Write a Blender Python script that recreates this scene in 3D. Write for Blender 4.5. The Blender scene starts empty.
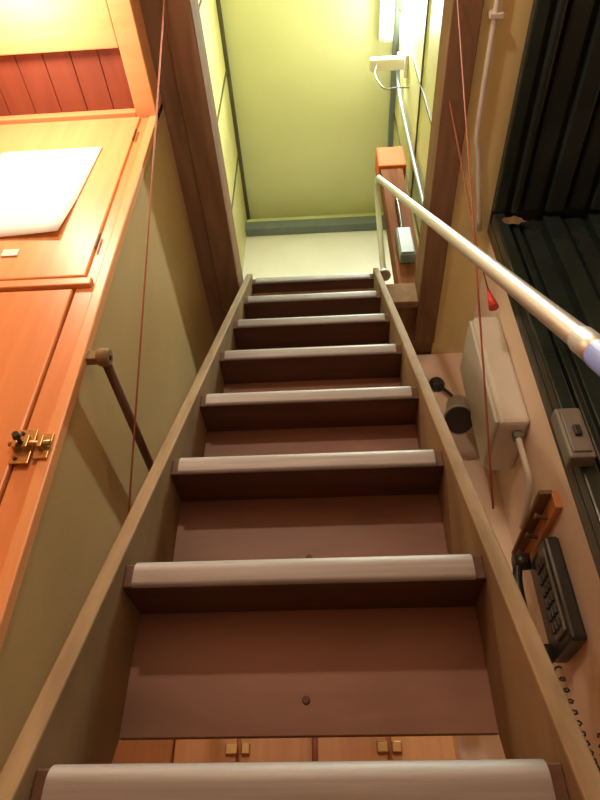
import bpy, math, random
from mathutils import Vector
random.seed(3)
ZC=1.041            # eye height above lower floor; z below is given relative to eye level
CX=-0.048           # ladder centre line
sc=bpy.context.scene
sc.view_settings.view_transform='Standard'
sc.view_settings.look='None'
sc.view_settings.exposure=0.0

# ---------------- materials
def _base(name):
    m=bpy.data.materials.new(name); m.use_nodes=True
    nt=m.node_tree; b=nt.nodes['Principled BSDF']
    return m,nt,b
def paint(name,c,rough=.5,var=.12,scale=6,metal=0,bump=.05,bscale=60,stretch=None):
    m,nt,b=_base(name)
    tc=nt.nodes.new('ShaderNodeTexCoord'); mp=nt.nodes.new('ShaderNodeMapping')
    if stretch: mp.inputs['Scale'].default_value=stretch
    nt.links.new(tc.outputs['Object'],mp.inputs['Vector'])
    n=nt.nodes.new('ShaderNodeTexNoise'); n.inputs['Scale'].default_value=scale; n.inputs['Detail'].default_value=6
    nt.links.new(mp.outputs['Vector'],n.inputs['Vector'])
    r=nt.nodes.new('ShaderNodeValToRGB')
    r.color_ramp.elements[0].position=.3; r.color_ramp.elements[1].position=.7
    r.color_ramp.elements[0].color=[x*(1-var) for x in c]+[1]
    r.color_ramp.elements[1].color=[min(1,x*(1+var)) for x in c]+[1]
    nt.links.new(n.outputs['Fac'],r.inputs['Fac']); nt.links.new(r.outputs['Color'],b.inputs['Base Color'])
    b.inputs['Roughness'].default_value=rough; b.inputs['Metallic'].default_value=metal
    n2=nt.nodes.new('ShaderNodeTexNoise'); n2.inputs['Scale'].default_value=bscale
    nt.links.new(mp.outputs['Vector'],n2.inputs['Vector'])
    bp=nt.nodes.new('ShaderNodeBump'); bp.inputs['Strength'].default_value=bump; bp.inputs['Distance'].default_value=.01
    nt.links.new(n2.outputs['Fac'],bp.inputs['Height']); nt.links.new(bp.outputs['Normal'],b.inputs['Normal'])
    return m
def wood(name,c1,c2,stretch=(12,12,1.2),rough=.4,scale=2.0,bump=.1,spec=.5):
    m,nt,b=_base(name)
    tc=nt.nodes.new('ShaderNodeTexCoord'); mp=nt.nodes.new('ShaderNodeMapping')
    mp.inputs['Scale'].default_value=stretch
    n=nt.nodes.new('ShaderNodeTexNoise'); n.inputs['Scale'].default_value=scale; n.inputs['Detail'].default_value=8; n.inputs['Distortion'].default_value=.6
    nt.links.new(tc.outputs['Object'],mp.inputs['Vector']); nt.links.new(mp.outputs['Vector'],n.inputs['Vector'])
    r=nt.nodes.new('ShaderNodeValToRGB')
    r.color_ramp.elements[0].position=.3; r.color_ramp.elements[1].position=.7
    r.color_ramp.elements[0].color=list(c1)+[1]; r.color_ramp.elements[1].color=list(c2)+[1]
    nt.links.new(n.outputs['Fac'],r.inputs['Fac']); nt.links.new(r.outputs['Color'],b.inputs['Base Color'])
    b.inputs['Roughness'].default_value=rough
    b.inputs['Specular IOR Level'].default_value=spec
    bp=nt.nodes.new('ShaderNodeBump'); bp.inputs['Strength'].default_value=bump; bp.inputs['Distance'].default_value=.004
    nt.links.new(n.outputs['Fac'],bp.inputs['Height']); nt.links.new(bp.outputs['Normal'],b.inputs['Normal'])
    return m
def emis(name,c,s):
    m,nt,b=_base(name)
    b.inputs['Base Color'].default_value=list(c)+[1]
    b.inputs['Emission Color'].default_value=list(c)+[1]; b.inputs['Emission Strength'].default_value=s
    return m

M={}
M['alu']=paint('satin_aluminium',(.27,.275,.28),.55,.12,6,.3,.06,60,(1,25,25))
M['steel']=paint('brushed_steel',(.52,.52,.49),.45,.05,8,.7,.03,100)
M['tread']=wood('tread_wood',(.08,.038,.025),(.14,.068,.042),(1.2,12,12),.6)
M['riser']=wood('riser_wood',(.15,.075,.052),(.29,.17,.125),(1.5,4,4),.5,1.4)
M['stringer']=wood('stringer_wood',(.17,.12,.062),(.28,.21,.115),(14,4,2),.7,spec=.25)
M['orange']=wood('orange_varnished_wood',(.62,.24,.085),(.72,.31,.12),(14,14,1.0),.38)
M['orange2']=wood('orange_trim_wood',(.68,.32,.135),(.78,.40,.18),(14,14,1.0),.38)
M['orangeh']=wood('orange_trim_wood_horizontal',(.68,.32,.135),(.78,.40,.18),(1,14,14),.38)
M['red']=wood('red_planks',(.20,.042,.024),(.26,.062,.034),(12,1.2,12),.5)
M['brown']=wood('dark_brown_beam',(.19,.115,.065),(.28,.175,.105),(12,1.2,12),.85,spec=.1)
M['tan']=paint('tan_plywood_side',(.50,.39,.19),.45,.12,2.2,0,.04)
M['green']=paint('yellow_ochre_paint',(.86,.80,.42),.5,.07,2.5)
M['greenw']=paint('olive_green_panel_paint',(.53,.50,.24),.5,.12,3)
M['ceilg']=paint('pale_green_ceiling_paint',(.74,.76,.52),.5,.05,2)
M['white']=paint('white_paint',(.82,.80,.76),.5,.04,4)
M['pink']=paint('cream_pink_wall_paint',(.88,.70,.57),.55,.06,3)
M['bluegrey']=paint('blue_grey_paint',(.16,.20,.23),.45,.1,8)
M['black']=paint('glossy_black_paint',(.020,.032,.028),.2,.3,5,0,.1,25)
M['dark']=paint('dark_plastic',(.03,.03,.032),.35)
M['gray']=paint('grey_plastic',(.18,.18,.17),.4)
M['cream']=paint('cream_enamel',(.68,.66,.62),.4,.04)
M['seam']=paint('dark_seam',(.09,.085,.05),.6)
M['brass']=paint('brass',(.50,.33,.14),.35,.1,10,.8)
M['paper']=paint('white_paper',(.90,.88,.85),.7,.02)
M['rope']=paint('red_rope',(.34,.11,.07),.7)
M['redp']=paint('red_plastic',(.75,.06,.05),.35)
M['blue']=paint('blue_tape',(.20,.27,.62),.5)
M['post']=wood('red_brown_post',(.14,.05,.026),(.20,.08,.04),(12,12,1.2),.9,spec=.1)
M['rod']=wood('dark_rod_wood',(.09,.045,.028),(.14,.07,.042),(12,1.2,12),.5)
M['orp']=paint('bright_orange_cap',(.66,.12,.02),.8)
M['floor']=wood('floor_boards',(.20,.11,.06),(.30,.17,.09),(12,1.2,12),.5)
M['tube']=emis('fluorescent_tube_glow',(.98,1,.92),24)

# ---------------- geometry helpers
def link(o,parent=None):
    sc.collection.objects.link(o)
    if parent: o.parent=parent
    return o
def group(name):
    e=bpy.data.objects.new(name,None); e.empty_display_size=.05; sc.collection.objects.link(e); return e
def mesh(name,verts,faces,mat,parent=None,bevel=0,smooth=False):
    me=bpy.data.meshes.new(name); me.from_pydata([(v[0],v[1],v[2]+ZC) for v in verts],[],faces); me.update()
    import bmesh
    bm=bmesh.new(); bm.from_mesh(me); bmesh.ops.recalc_face_normals(bm,faces=bm.faces); bm.to_mesh(me); bm.free()
    me.materials.append(mat)
    if smooth:
        for p in me.polygons: p.use_smooth=True
    o=bpy.data.objects.new(name,me); link(o,parent)
    if bevel>0:
        b=o.modifiers.new('bevel','BEVEL'); b.width=bevel; b.segments=2; b.limit_method='ANGLE'
    return o
def boxes(name,lst,mat,parent=None,bevel=.002):
    V=[];F=[]
    for (x0,x1,y0,y1,z0,z1) in lst:
        k=len(V)
        V+=[(x0,y0,z0),(x1,y0,z0),(x1,y1,z0),(x0,y1,z0),(x0,y0,z1),(x1,y0,z1),(x1,y1,z1),(x0,y1,z1)]
        F+=[[k+i for i in f] for f in ((0,3,2,1),(4,5,6,7),(0,1,5,4),(1,2,6,5),(2,3,7,6),(3,0,4,7))]
    return mesh(name,V,F,mat,parent,bevel)
def box(name,x0,x1,y0,y1,z0,z1,mat,parent=None,bevel=.002):
    return boxes(name,[(x0,x1,y0,y1,z0,z1)],mat,parent,bevel)
def prismX(name,prof,x0,x1,mat,parent=None,bevel=0,smooth=False):
    n=len(prof)
    V=[(x0,p[0],p[1]) for p in prof]+[(x1,p[0],p[1]) for p in prof]
    F=[list(range(n)),list(range(n,2*n))]+[[i,(i+1)%n,n+(i+1)%n,n+i] for i in range(n)]
    o=mesh(name,V,F,mat,parent,bevel,False)
    if smooth:
        for p in o.data.polygons: p.use_smooth=len(p.vertices)==4
        try: o.data.set_sharp_from_angle(angle=math.radians(40))
        except Exception: pass
    return o
def tube(name,pts,r,mat,parent=None,smooth=True,n=14):
    P=[Vector(p) for p in pts]
    if smooth and len(P)>2:
        Q=[]
        E=[P[0]*2-P[1]]+P+[P[-1]*2-P[-2]]
        for i in range(1,len(E)-2):
            for s in range(6):
                t=s/6; a,b,c,d=E[i-1],E[i],E[i+1],E[i+2]
                Q.append(.5*((2*b)+(c-a)*t+(2*a-5*b+4*c-d)*t*t+(3*b-a-3*c+d)*t**3))
        Q.append(P[-1]); P=Q
    V=[];F=[]; ref=None
    for i,p in enumerate(P):
        t=(P[min(i+1,len(P)-1)]-P[max(i-1,0)]).normalized()
        if ref is None:
            ref=Vector((0,0,1)) if abs(t.z)<.9 else Vector((1,0,0))
        u=(ref-t*ref.dot(t)).normalized(); ref=u; w=t.cross(u)
        for k in range(n):
            a=2*math.pi*k/n; V.append(p+u*math.cos(a)*r+w*math.sin(a)*r)
    m=len(P)
    for i in range(m-1):
        for k in range(n):
            F.append([i*n+k,i*n+(k+1)%n,(i+1)*n+(k+1)%n,(i+1)*n+k])
    F.append(list(range(n))); F.append(list(range((m-1)*n,m*n)))
    o=mesh(name,V,F,mat,parent)
    for p in o.data.polygons: p.use_smooth=len(p.vertices)==4
    return o
def lathe(name,p0,p1,prof,mat,parent=None,n=24):
    a=Vector(p0);b=Vector(p1);t=(b-a).normalized()
    ref=Vector((0,0,1)) if abs(t.z)<.9 else Vector((1,0,0))
    u=(ref-t*ref.dot(t)).normalized(); w=t.cross(u)
    V=[];F=[]
    for s,r in prof:
        for k in range(n):
            g=2*math.pi*k/n; V.append(a+(b-a)*s+u*math.cos(g)*r+w*math.sin(g)*r)
    for i in range(len(prof)-1):
        for k in range(n): F.append([i*n+k,i*n+(k+1)%n,(i+1)*n+(k+1)%n,(i+1)*n+k])
    F.append(list(range(n))); F.append(list(range((len(prof)-1)*n,len(prof)*n)))
    o=mesh(name,V,F,mat,parent)
    for p in o.data.polygons: p.use_smooth=len(p.vertices)==4
    return o

FZ=-ZC           # lower floor
LC=2.05          # lower ceiling / underside of upper deck
UF=2.165         # upper deck level
UC=4.40          # upper ceiling
XL,XR=-.60,.54   # upper corridor walls
YE=2.94

# ---------------- room shell
box('floor',-1.6,1.6,-1.6,2.3,FZ-.06,FZ,M['floor'],None,0)
boxes('wall_back',[(-1.6,1.6,-1.66,-1.6,FZ,LC)],M['pink'],None,0)
box('wall_left',-1.66,-1.6,-1.6,2.3,FZ,LC,M['orange'],None,0)
box('wall_right',1.6,1.66,-1.6,2.3,FZ,LC,M['pink'],None,0)
box('wall_end',-.52,.72,2.14,2.2,FZ,LC,M['pink'],None,0)
box('wall_alcove_right',.655,.715,1.48,2.14,FZ,LC,M['pink'],None,0)
HX0,HX1,HY0,HY1=-.44,.49,.30,1.83
boxes('ceiling',[(-1.6,1.6,-1.6,HY0,LC,UF-.02),(-1.6,HX0,HY0,2.2,LC,UF-.02),(HX1,1.6,HY0,2.2,LC,UF-.02)],M['green'],None,0)
boxes('floor_upper',[(HX0,HX1,HY1,YE,LC+.01,UF)],M['brown'],None,0)
box('wall_upper_left',XL-.06,XL,-.8,YE,UF-.02,UC,M['greenw'],None,0)
box('wall_upper_right',XR,XR+.06,-.8,YE,UF-.02,UC,M['greenw'],None,0)
box('wall_upper_end',XL,XR,YE,YE+.06,UF,UC,M['white'],None,0)
box('wall_upper_back',XL,XR,-.86,-.8,UF-.02,UC,M['greenw'],None,0)
box('ceiling_upper',XL-.06,XR+.06,-.86,YE+.06,UC,UC+.05,M['ceilg'],None,0)
g=group('trim_1')
boxes('corner_bead',[(XL,XL+.025,-.8,YE,UC-.03,UC)],M['seam'],g)
S=[]
for y in (.55,1.15,1.75,2.35): S.append((XL,XL+.008,y,y+.012,UF,UC-.03))
for z in (3.62,): S.append((XL,XL+.008,-.8,YE,z,z+.012))
boxes('panel_seams',S,M['seam'],g,0)
g=group('trim_2')
boxes('corner_channel',[(XR-.035,XR,-.8,YE,UC-.05,UC)],M['bluegrey'],g)
S=[]
for y in (.8,1.45,2.1,2.6): S.append((XR-.008,XR,y,y+.012,UF,UC-.05))
S.append((XR-.008,XR,-.8,YE,3.3,3.312))
boxes('panel_seams',S,M['seam'],g,0)
g=group('trim_3')
boxes('end_beam',[(XL,XR,YE-.07,YE,UC-.22,UC-.12)],M['bluegrey'],g,.005)
boxes('end_moulding',[(XL,XR,YE-.03,YE,UC-.11,UC-.02)],M['ceilg'],g,.005)

# hatch coaming
g=group('hatch_coaming')
box('left_rail',-.44,-.352,HY0,2.05,LC-.02,UF+.01,M['brown'],g,.004)
box('right_rail',.40,.49,HY0,2.05,LC-.02,UF+.01,M['brown'],g,.004)
box('far_rail',-.352,.40,HY1-.035,HY1,LC-.02,UF-.01,M['brown'],g,.004)
box('near_rail',-.352,.40,HY0,HY0+.05,LC-.02,UF+.01,M['brown'],g,.004)

# ---------------- ladder
lad=group('ship_ladder')
R=.292; RUN=.147
def nose(i): return .703+RUN*(i-1), .127+R*(i-1)
HW=.264; NW=.247
for i in range(-2,9):
    h,z=nose(i)
    dep=.125 if i<8 else .08
    box('tread_%d'%(i+3),CX-HW,CX+HW,h+.012,h+dep,z-.040,z-.004,M['tread'],lad,.002)
    pr=[(h+.055,z)]
    for k in range(9):
        a=math.radians(90+k*90/8); pr.append((h+.020+.020*math.cos(a),z-.020+.020*math.sin(a)))
    for k in range(6):
        a=math.radians(k*70/5); pr.append((h+.008-.008*math.cos(a),z-.037-.008*math.sin(a)))
    pr+=[(h+.012,z-.041),(h+.012,z-.004),(h+.055,z-.004)]
    prismX('nosing_%d'%(i+3),pr,CX-NW,CX+NW,M['alu'],lad,0,True)
    boxes('nosing_ribs_%d'%(i+3),[(CX-NW,CX+NW,h+.022+k*.008,h+.025+k*.008,z-.0005,z+.001) for k in range(4)],M['alu'],lad,0)
    if i>-2:
        rd=.113 if i<8 else .068
        box('riser_%d'%(i+3),CX-HW,CX+HW,h+rd,h+rd+.012,z-.218,z-.040,M['riser'],lad,.001)
        lathe('screw_%d'%(i+3),(CX,h+rd,z-.172),(CX,h+rd-.002,z-.172),[(0,.006),(.6,.006),(1,.004)],M['tread'],lad)
sl=RUN/R
def yl(z): return .703+(z-.127)*sl
for s,nm in ((-1,'stringer_l'),(1,'stringer_r')):
    x0=CX+s*HW; x1=CX+s*(HW+.025)
    zt=UF+.03
    pr=[(yl(FZ)-.008,FZ),(yl(FZ)+.235,FZ),(1.788,LC-.21),(1.788,UF),(yl(zt)-.008,zt)]
    prismX(nm,pr,min(x0,x1),max(x0,x1),M['stringer'],lad,.003)

# ---------------- right handrail
g=group('handrail')
RX=.262
def rz(h): return .43+1.986*(h-.453)
pts=[(RX,.13,-.97+.06),(RX,.13,-.5),(RX,.15,-.24),(RX,.20,rz(.20)),(RX,.5,rz(.5)),(RX,1.0,rz(1.0)),(RX,1.45,rz(1.45)),(RX,1.53,2.565),(RX,1.585,2.60),(RX,1.64,2.56),(RX,1.68,2.45),(RX,1.73,2.28),(RX,1.76,UF+.02)]
tube('rail_tube',pts,.0130,M['steel'],g)
lathe('coupling',(RX,.440,rz(.440)),(RX,.468,rz(.468)),[(0,.0147),(1,.0147)],M['steel'],g)
lathe('blue_tape',(RX,.35,rz(.35)),(RX,.448,rz(.448)),[(0,.0155),(.5,.0165),(1,.0155)],M['blue'],g)
lathe('foot_flange',(RX,1.76,UF+.0),(RX,1.76,UF+.03),[(0,.03),(.4,.03),(1,.018)],M['steel'],g)

# ---------------- left locker and tan side panel
cab=group('wall_locker')
CY=.90; CXE=-.50
box('carcass',-1.55,CXE-.02,CY+.02,2.1,FZ,1.94,M['orange'],cab,0)
box('side_panel',CXE-.02,CXE,CY,2.14,FZ,LC-.005,M['tan'],cab,.001)
box('edge_strip',CXE-.022,CXE+.004,CY-.006,CY+.02,FZ,1.93,M['orange2'],cab,.003)
box('right_stile',CXE-.065,CXE-.022,CY,CY+.03,FZ,1.93,M['orange'],cab,.002)
box('mid_rail',-1.5,CXE-.03,CY-.012,CY+.03,1.115,1.14,M['orangeh'],cab,.003)
box('upper_door',-1.05,CXE-.05,CY-.008,CY+.02,1.15,1.925,M['orange2'],cab,.004)
box('lower_door',-1.05,CXE-.068,CY-.008,CY+.02,FZ+.1,1.105,M['orange'],cab,.004)
box('left_door',-1.5,-1.06,CY-.008,CY+.02,FZ+.1,1.105,M['orange'],cab,.004)
box('upper_left_door',-1.5,-1.06,CY-.008,CY+.02,1.15,1.925,M['orange2'],cab,.004)
boxes('hinge_leaves',[(CXE-.050,CXE-.045,CY-.012,CY-.006,z,z+.06) for z in (1.25,1.78)],M['seam'],cab)
V=[];F=[]
for j in range(9):
    for i in range(9):
        x=-.93+.30*i/8-.02*(1-j/8); z=1.31+.43*j/8
        curl=.002+.012*max(0,.35-j/8)*(i/8)**2*3
        V.append((x,CY-.009-curl,z))
for j in range(8):
    for i in range(8):
        k=j*9+i; F.append([k,k+1,k+10,k+9])
o=mesh('paper_notice',V,F,M['paper'],None,0,True)
o.modifiers.new('thick','SOLIDIFY').thickness=.0006
box('label_sticker',-.775,-.735,CY-.012,CY-.0085,1.235,1.26,M['paper'],None,0)
g=group('brass_latch')
box('plate_a',-.570,-.535,CY-.012,CY-.008,.625,.70,M['brass'],g,.001)
box('plate_b',-.530,-.503,CY-.012,CY-.006,.635,.69,M['brass'],g,.001)
tube('bolt',[(-.575,CY-.02,.662),(-.50,CY-.02,.662)],.005,M['brass'],g)
boxes('bolt_guides',[(-.566,-.558,CY-.028,CY-.010,.65,.675),(-.546,-.538,CY-.028,CY-.010,.65,.675),(-.52,-.512,CY-.028,CY-.010,.65,.675)],M['brass'],g,.001)
lathe('knob',(-.552,CY-.02,.662),(-.552,CY-.05,.662),[(0,.004),(.6,.004),(.7,.008),(1,.006)],M['dark'],g)
for z in (.635,.69):
    lathe('screw_%d'%int(z*1000),(-.56,CY-.012,z),(-.56,CY-.016,z),[(0,.004),(1,.003)],M['dark'],g,10)

g=group('overhead_soffit')
boxes('frame',[(-.565,-.50,-.4,CY+.02,1.94,LC-.005),(-1.55,-.565,.30,.70,1.94,LC-.005),(-1.55,-.565,CY-.015,CY+.02,1.94,LC-.005),(-1.55,-.565,-.4,-.3,1.94,LC-.005)],M['orangeh'],g,.003)
boxes('planks',[(-1.55+.083*i,-1.55+.083*i+.081,.70,CY-.015,1.965,1.99) for i in range(12)],M['red'],g,.0015)
boxes('planks_b',[(-1.55+.083*i,-1.55+.083*i+.081,-.3,.30,1.965,1.99) for i in range(12)],M['red'],g,.0015)
box('filler',-.50,-.44,-.4,2.1,LC-.012,LC-.002,M['brown'],g,0)

g=group('grab_rail')
tube('rod',[(-.462,.93,.905),(-.462,1.9,.905)],.0105,M['rod'],g,False)
lathe('end_eye',(-.475,.915,.905),(-.449,.915,.905),[(0,.016),(.2,.019),(.8,.019),(1,.016)],M['stringer'],g)
lathe('eye_screw',(-.449,.915,.905),(-.446,.915,.905),[(0,.007),(1,.005)],M['dark'],g)
box('bracket',-.50,-.462,.905,.925,.893,.917,M['stringer'],g,.002)
box('bracket_b',-.50,-.462,1.85,1.87,.893,.917,M['stringer'],g,.002)

tube('hoisting_rope',[(-.356,.97,.49),(-.415,.58,LC-.02)],.0020,M['rope'],None,False,8)
tube('hoisting_rope.001',[(.277,.965,.55),(.404,.62,LC-.02)],.0020,M['rope'],None,False,8)
g=group('pull_cord')
tube('cord',[(.425,.95,LC-.02),(.53,1.35,1.73),(.555,1.42,1.64)],.0025,M['rope'],g,False,8)
lathe('grip',(.555,1.42,1.65),(.560,1.43,1.57),[(0,.005),(.3,.008),(1,.017)],M['redp'],g)

# ---------------- black slatted partition and ceiling (right)
g=group('black_slatted_partition')
BX=.635; BY=1.42
box('panel',BX,1.6,BY,BY+.05,FZ,LC-.005,M['black'],g,0)
S=[]
w=[.05,.03,.07,.07,.07,.07,.07,.07,.07,.07,.07]
x=BX
for k,a in enumerate(w):
    d=.05 if k==0 else (.03 if k%2 else .014)
    S.append((x,x+a-.006,BY-d,BY,FZ,2.02)); x+=a+.012
boxes('slats',S,M['black'],g,.006)
box('ceiling_panel',BX,1.6,-1.5,BY,2.035,LC-.003,M['black'],g,0)
S=[]; x=BX
for k,a in enumerate(w):
    S.append((x,x+a-.006,-1.5,BY-.052,2.015 if k%2==0 else 2.0,2.036)); x+=a+.012
boxes('ceiling_slats',S,M['black'],g,.006)
V=[(.70+.045*math.cos(a)*(.6+.5*random.random()),BY-.0515,1.965+.03*math.sin(a)*(.6+.5*random.random())) for a in [i*.45 for i in range(14)]]
mesh('flaked_patch',V,[list(range(14))],M['stringer'],g)

g=group('switch_box')
box('body',.595,.663,BY-.10,BY-.051,.89,1.05,M['gray'],g,.008)
box('face',.605,.653,BY-.106,BY-.10,.905,1.035,M['gray'],g,.004)
box('toggle',.621,.639,BY-.118,BY-.106,.95,.98,M['dark'],g,.003)

g=group('electrical_enclosure')
box('body',.555,.655,1.64,1.93,1.25,1.76,M['cream'],g,.015)
box('cover',.542,.556,1.65,1.92,1.26,1.75,M['cream'],g,.006)
tube('conduit',[(.62,1.70,1.255),(.62,1.70,1.15),(.625,1.72,1.08),(.625,1.80,1.03),(.625,1.9,1.01)],.010,M['cream'],g)
boxes('gland',[(.605,.635,1.685,1.715,1.225,1.255)],M['gray'],g,.004)

g=group('wall_spotlight')
A=Vector((.540,2.05,1.66));B=Vector((.500,1.93,1.49))
lathe('can',A,B,[(0,.030),(.08,.050),(.85,.052),(.9,.060),(1,.060)],M['steel'],g)
lathe('can_inside',A.lerp(B,1.0),A.lerp(B,1.01),[(0,.054),(1,.054)],M['dark'],g)
tube('arm',[A,(.53,2.09,1.75),(.49,2.12,1.84)],.008,M['dark'],g)
lathe('wall_rose',(.485,2.14,1.85),(.485,2.10,1.85),[(0,.036),(.5,.036),(1,.02)],M['dark'],g)

g=group('wall_telephone')
PY=1.69; PZ=.57
box('body',.61,.655,PY,PY+.20,PZ,PZ+.30,M['dark'],g,.01)
box('faceplate',.602,.611,PY+.012,PY+.105,PZ+.03,PZ+.27,M['gray'],g,.003)
boxes('keys',[(.594,.603,PY+.02+.028*c,PY+.038+.028*c,PZ+.045+.035*r,PZ+.067+.035*r) for c in range(3) for r in range(6)],M['dark'],g,.002)
tube('handset_grip',[(.572,PY+.17,PZ+.02),(.556,PY+.17,PZ+.10),(.556,PY+.17,PZ+.22),(.572,PY+.17,PZ+.30)],.015,M['dark'],g)
lathe('earpiece',(.558,PY+.17,PZ+.30),(.605,PY+.17,PZ+.30),[(0,.022),(.5,.027),(1,.026)],M['dark'],g)
lathe('mouthpiece',(.558,PY+.17,PZ+.02),(.605,PY+.17,PZ+.02),[(0,.022),(.5,.027),(1,.026)],M['dark'],g)
hel=[]
for k in range(150):
    t=k/149; cx=.61; cy=PY+.17-.20*t; cz=PZ-.02-.30*math.sin(math.pi*t*.75)
    a=k*.95; hel.append((cx+.012*math.cos(a),cy+.004*math.sin(a),cz+.012*math.sin(a)))
tube('coiled_cord',hel,.003,M['dark'],g,False,6)

g=group('wooden_peg_rail')
box('board',.635,.655,1.60,2.0,.91,.965,M['orange'],g,.003)
box('ledge',.600,.640,1.60,2.0,.955,.970,M['brown'],g,.003)
for k in range(3):
    y=1.69+.12*k
    lathe('peg_%d'%k,(.64,y,.925),(.60,y,.935),[(0,.006),(.8,.006),(.85,.010),(1,.008)],M['brown'],g)

g=group('low_cupboard')
box('carcass',-.485,.33,2.02,2.139,FZ,.80,M['orange'],g,.002)
boxes('doors',[(-.48,-.30,2.0,2.02,FZ+.08,.78),(-.29,.0-.08,2.0,2.02,FZ+.08,.78),(-.07,.13,2.0,2.02,FZ+.08,.78),(.14,.32,2.0,2.02,FZ+.08,.78)],M['orange2'],g,.004)
boxes('side_return',[(-.499,-.486,1.45,2.139,FZ,.55)],M['orange2'],g,.002)
boxes('latches',[(-.33,-.295,1.985,2.0,.37,.40),(-.285,-.26,1.985,2.0,.37,.40),(.10,.132,1.985,2.0,.37,.40),(.142,.17,1.985,2.0,.37,.40)],M['brass'],g,.003)
tube('pull_bar',[(-.075,1.98,.25),(-.075,1.98,.50)],.008,M['rope'],g,False)

# ---------------- upper level objects
g=group('wooden_post')
box('shaft',.345,.470,1.90,2.02,UF+.01,3.29,M['post'],g,.006)
box('cap',.335,.492,1.885,2.035,3.29,3.50,M['orp'],g,.008)
g=group('junction_box')
box('body',.365,.44,1.845,1.897,2.42,2.64,M['bluegrey'],g,.006)
box('lid',.371,.434,1.838,1.846,2.43,2.63,M['bluegrey'],g,.003)
tube('feed_pipe',[(.40,1.87,2.64),(.40,1.86,2.82),(.40,1.87,3.0)],.008,M['dark'],g)
g=group('fluorescent_light')
box('housing',.41,.50,.55,1.62,UC-.075,UC-.004,M['white'],g,.006)
tube('tube_lamp',[(.455,.58,UC-.10),(.455,1.58,UC-.10)],.024,M['tube'],g,False)
boxes('end_caps',[(.43,.48,.555,.58,UC-.13,UC-.075),(.43,.48,1.58,1.605,UC-.13,UC-.075)],M['white'],g,.003)
g=group('wall_bracket_lamp')
box('bar',.32,XR-.01,1.55,1.62,3.88,3.93,M['white'],g,.01)
box('wall_plate',XR-.02,XR,1.52,1.65,3.84,3.97,M['white'],g,.004)
tube('dangling_wire',[(.36,1.58,3.88),(.34,1.58,3.75),(.38,1.60,3.62),(.46,1.62,3.66),(XR-.01,1.64,3.7)],.004,M['gray'],g)
g=group('cable_conduit')
tube('pipe',[(XR-.025,1.8,2.2),(XR-.025,1.8,3.9),(XR-.025,1.6,4.1)],.012,M['bluegrey'],g)
g=group('ceiling_conduit')
tube('pipe',[(.60,1.45,LC-.02),(.55,1.15,LC-.02),(.53,1.0,LC-.02),(.53,.3,LC-.02)],.009,M['cream'],g)
boxes('saddles',[(.51,.55,.7,.715,LC-.033,LC)],M['cream'],g)

# ---------------- lamps in the lower room
def room_lamp(name,x,y,ztop,drop,power,col,rad=.09):
    g=group(name)
    lathe('base',(x,y,ztop),(x,y,ztop-.03),[(0,.07),(1,.06)],M['white'],g)
    if drop>.2: tube('flex',[(x,y,ztop-.03),(x,y,ztop-drop+.10)],.004,M['dark'],g,False,8)
    lathe('holder',(x,y,ztop-drop+.12),(x,y,ztop-drop+.08),[(0,.02),(1,.03)],M['brass'],g)
    l=bpy.data.lights.new(name+'_bulb','POINT'); l.energy=power; l.color=col; l.shadow_soft_size=rad
    o=bpy.data.objects.new('bulb',l); o.location=(x,y,ztop-drop+ZC); link(o,g)
room_lamp('ceiling_lamp',-.80,.46,1.94,.16,20,(1,.82,.60),.06)
room_lamp('unseen_rear_lamp',-.25,-.62,LC,.45,41,(1,.76,.58),.035)  # unseen lamp behind the camera; pendant drop added to brighten the ceiling strip
l=bpy.data.lights.new('fluorescent_output','AREA'); l.shape='RECTANGLE'; l.size=.06; l.size_y=.94; l.energy=78; l.color=(.97,1,.84)
o=bpy.data.objects.new('fluorescent_output',l); o.location=(.455,1.05,UC-.125+ZC); link(o,bpy.data.objects['fluorescent_light'])

w=bpy.data.worlds.new('World'); sc.world=w; w.use_nodes=True
w.node_tree.nodes['Background'].inputs['Color'].default_value=(.9,.8,.7,1)
w.node_tree.nodes['Background'].inputs['Strength'].default_value=.05

cam=bpy.data.cameras.new('Camera'); co=bpy.data.objects.new('Camera',cam); sc.collection.objects.link(co)
cam.sensor_fit='VERTICAL'; cam.sensor_height=24; cam.lens=626/800*24; cam.clip_start=.01
co.location=(0,0,ZC); co.rotation_euler=(math.radians(130),0,math.radians(3.37))
sc.camera=co
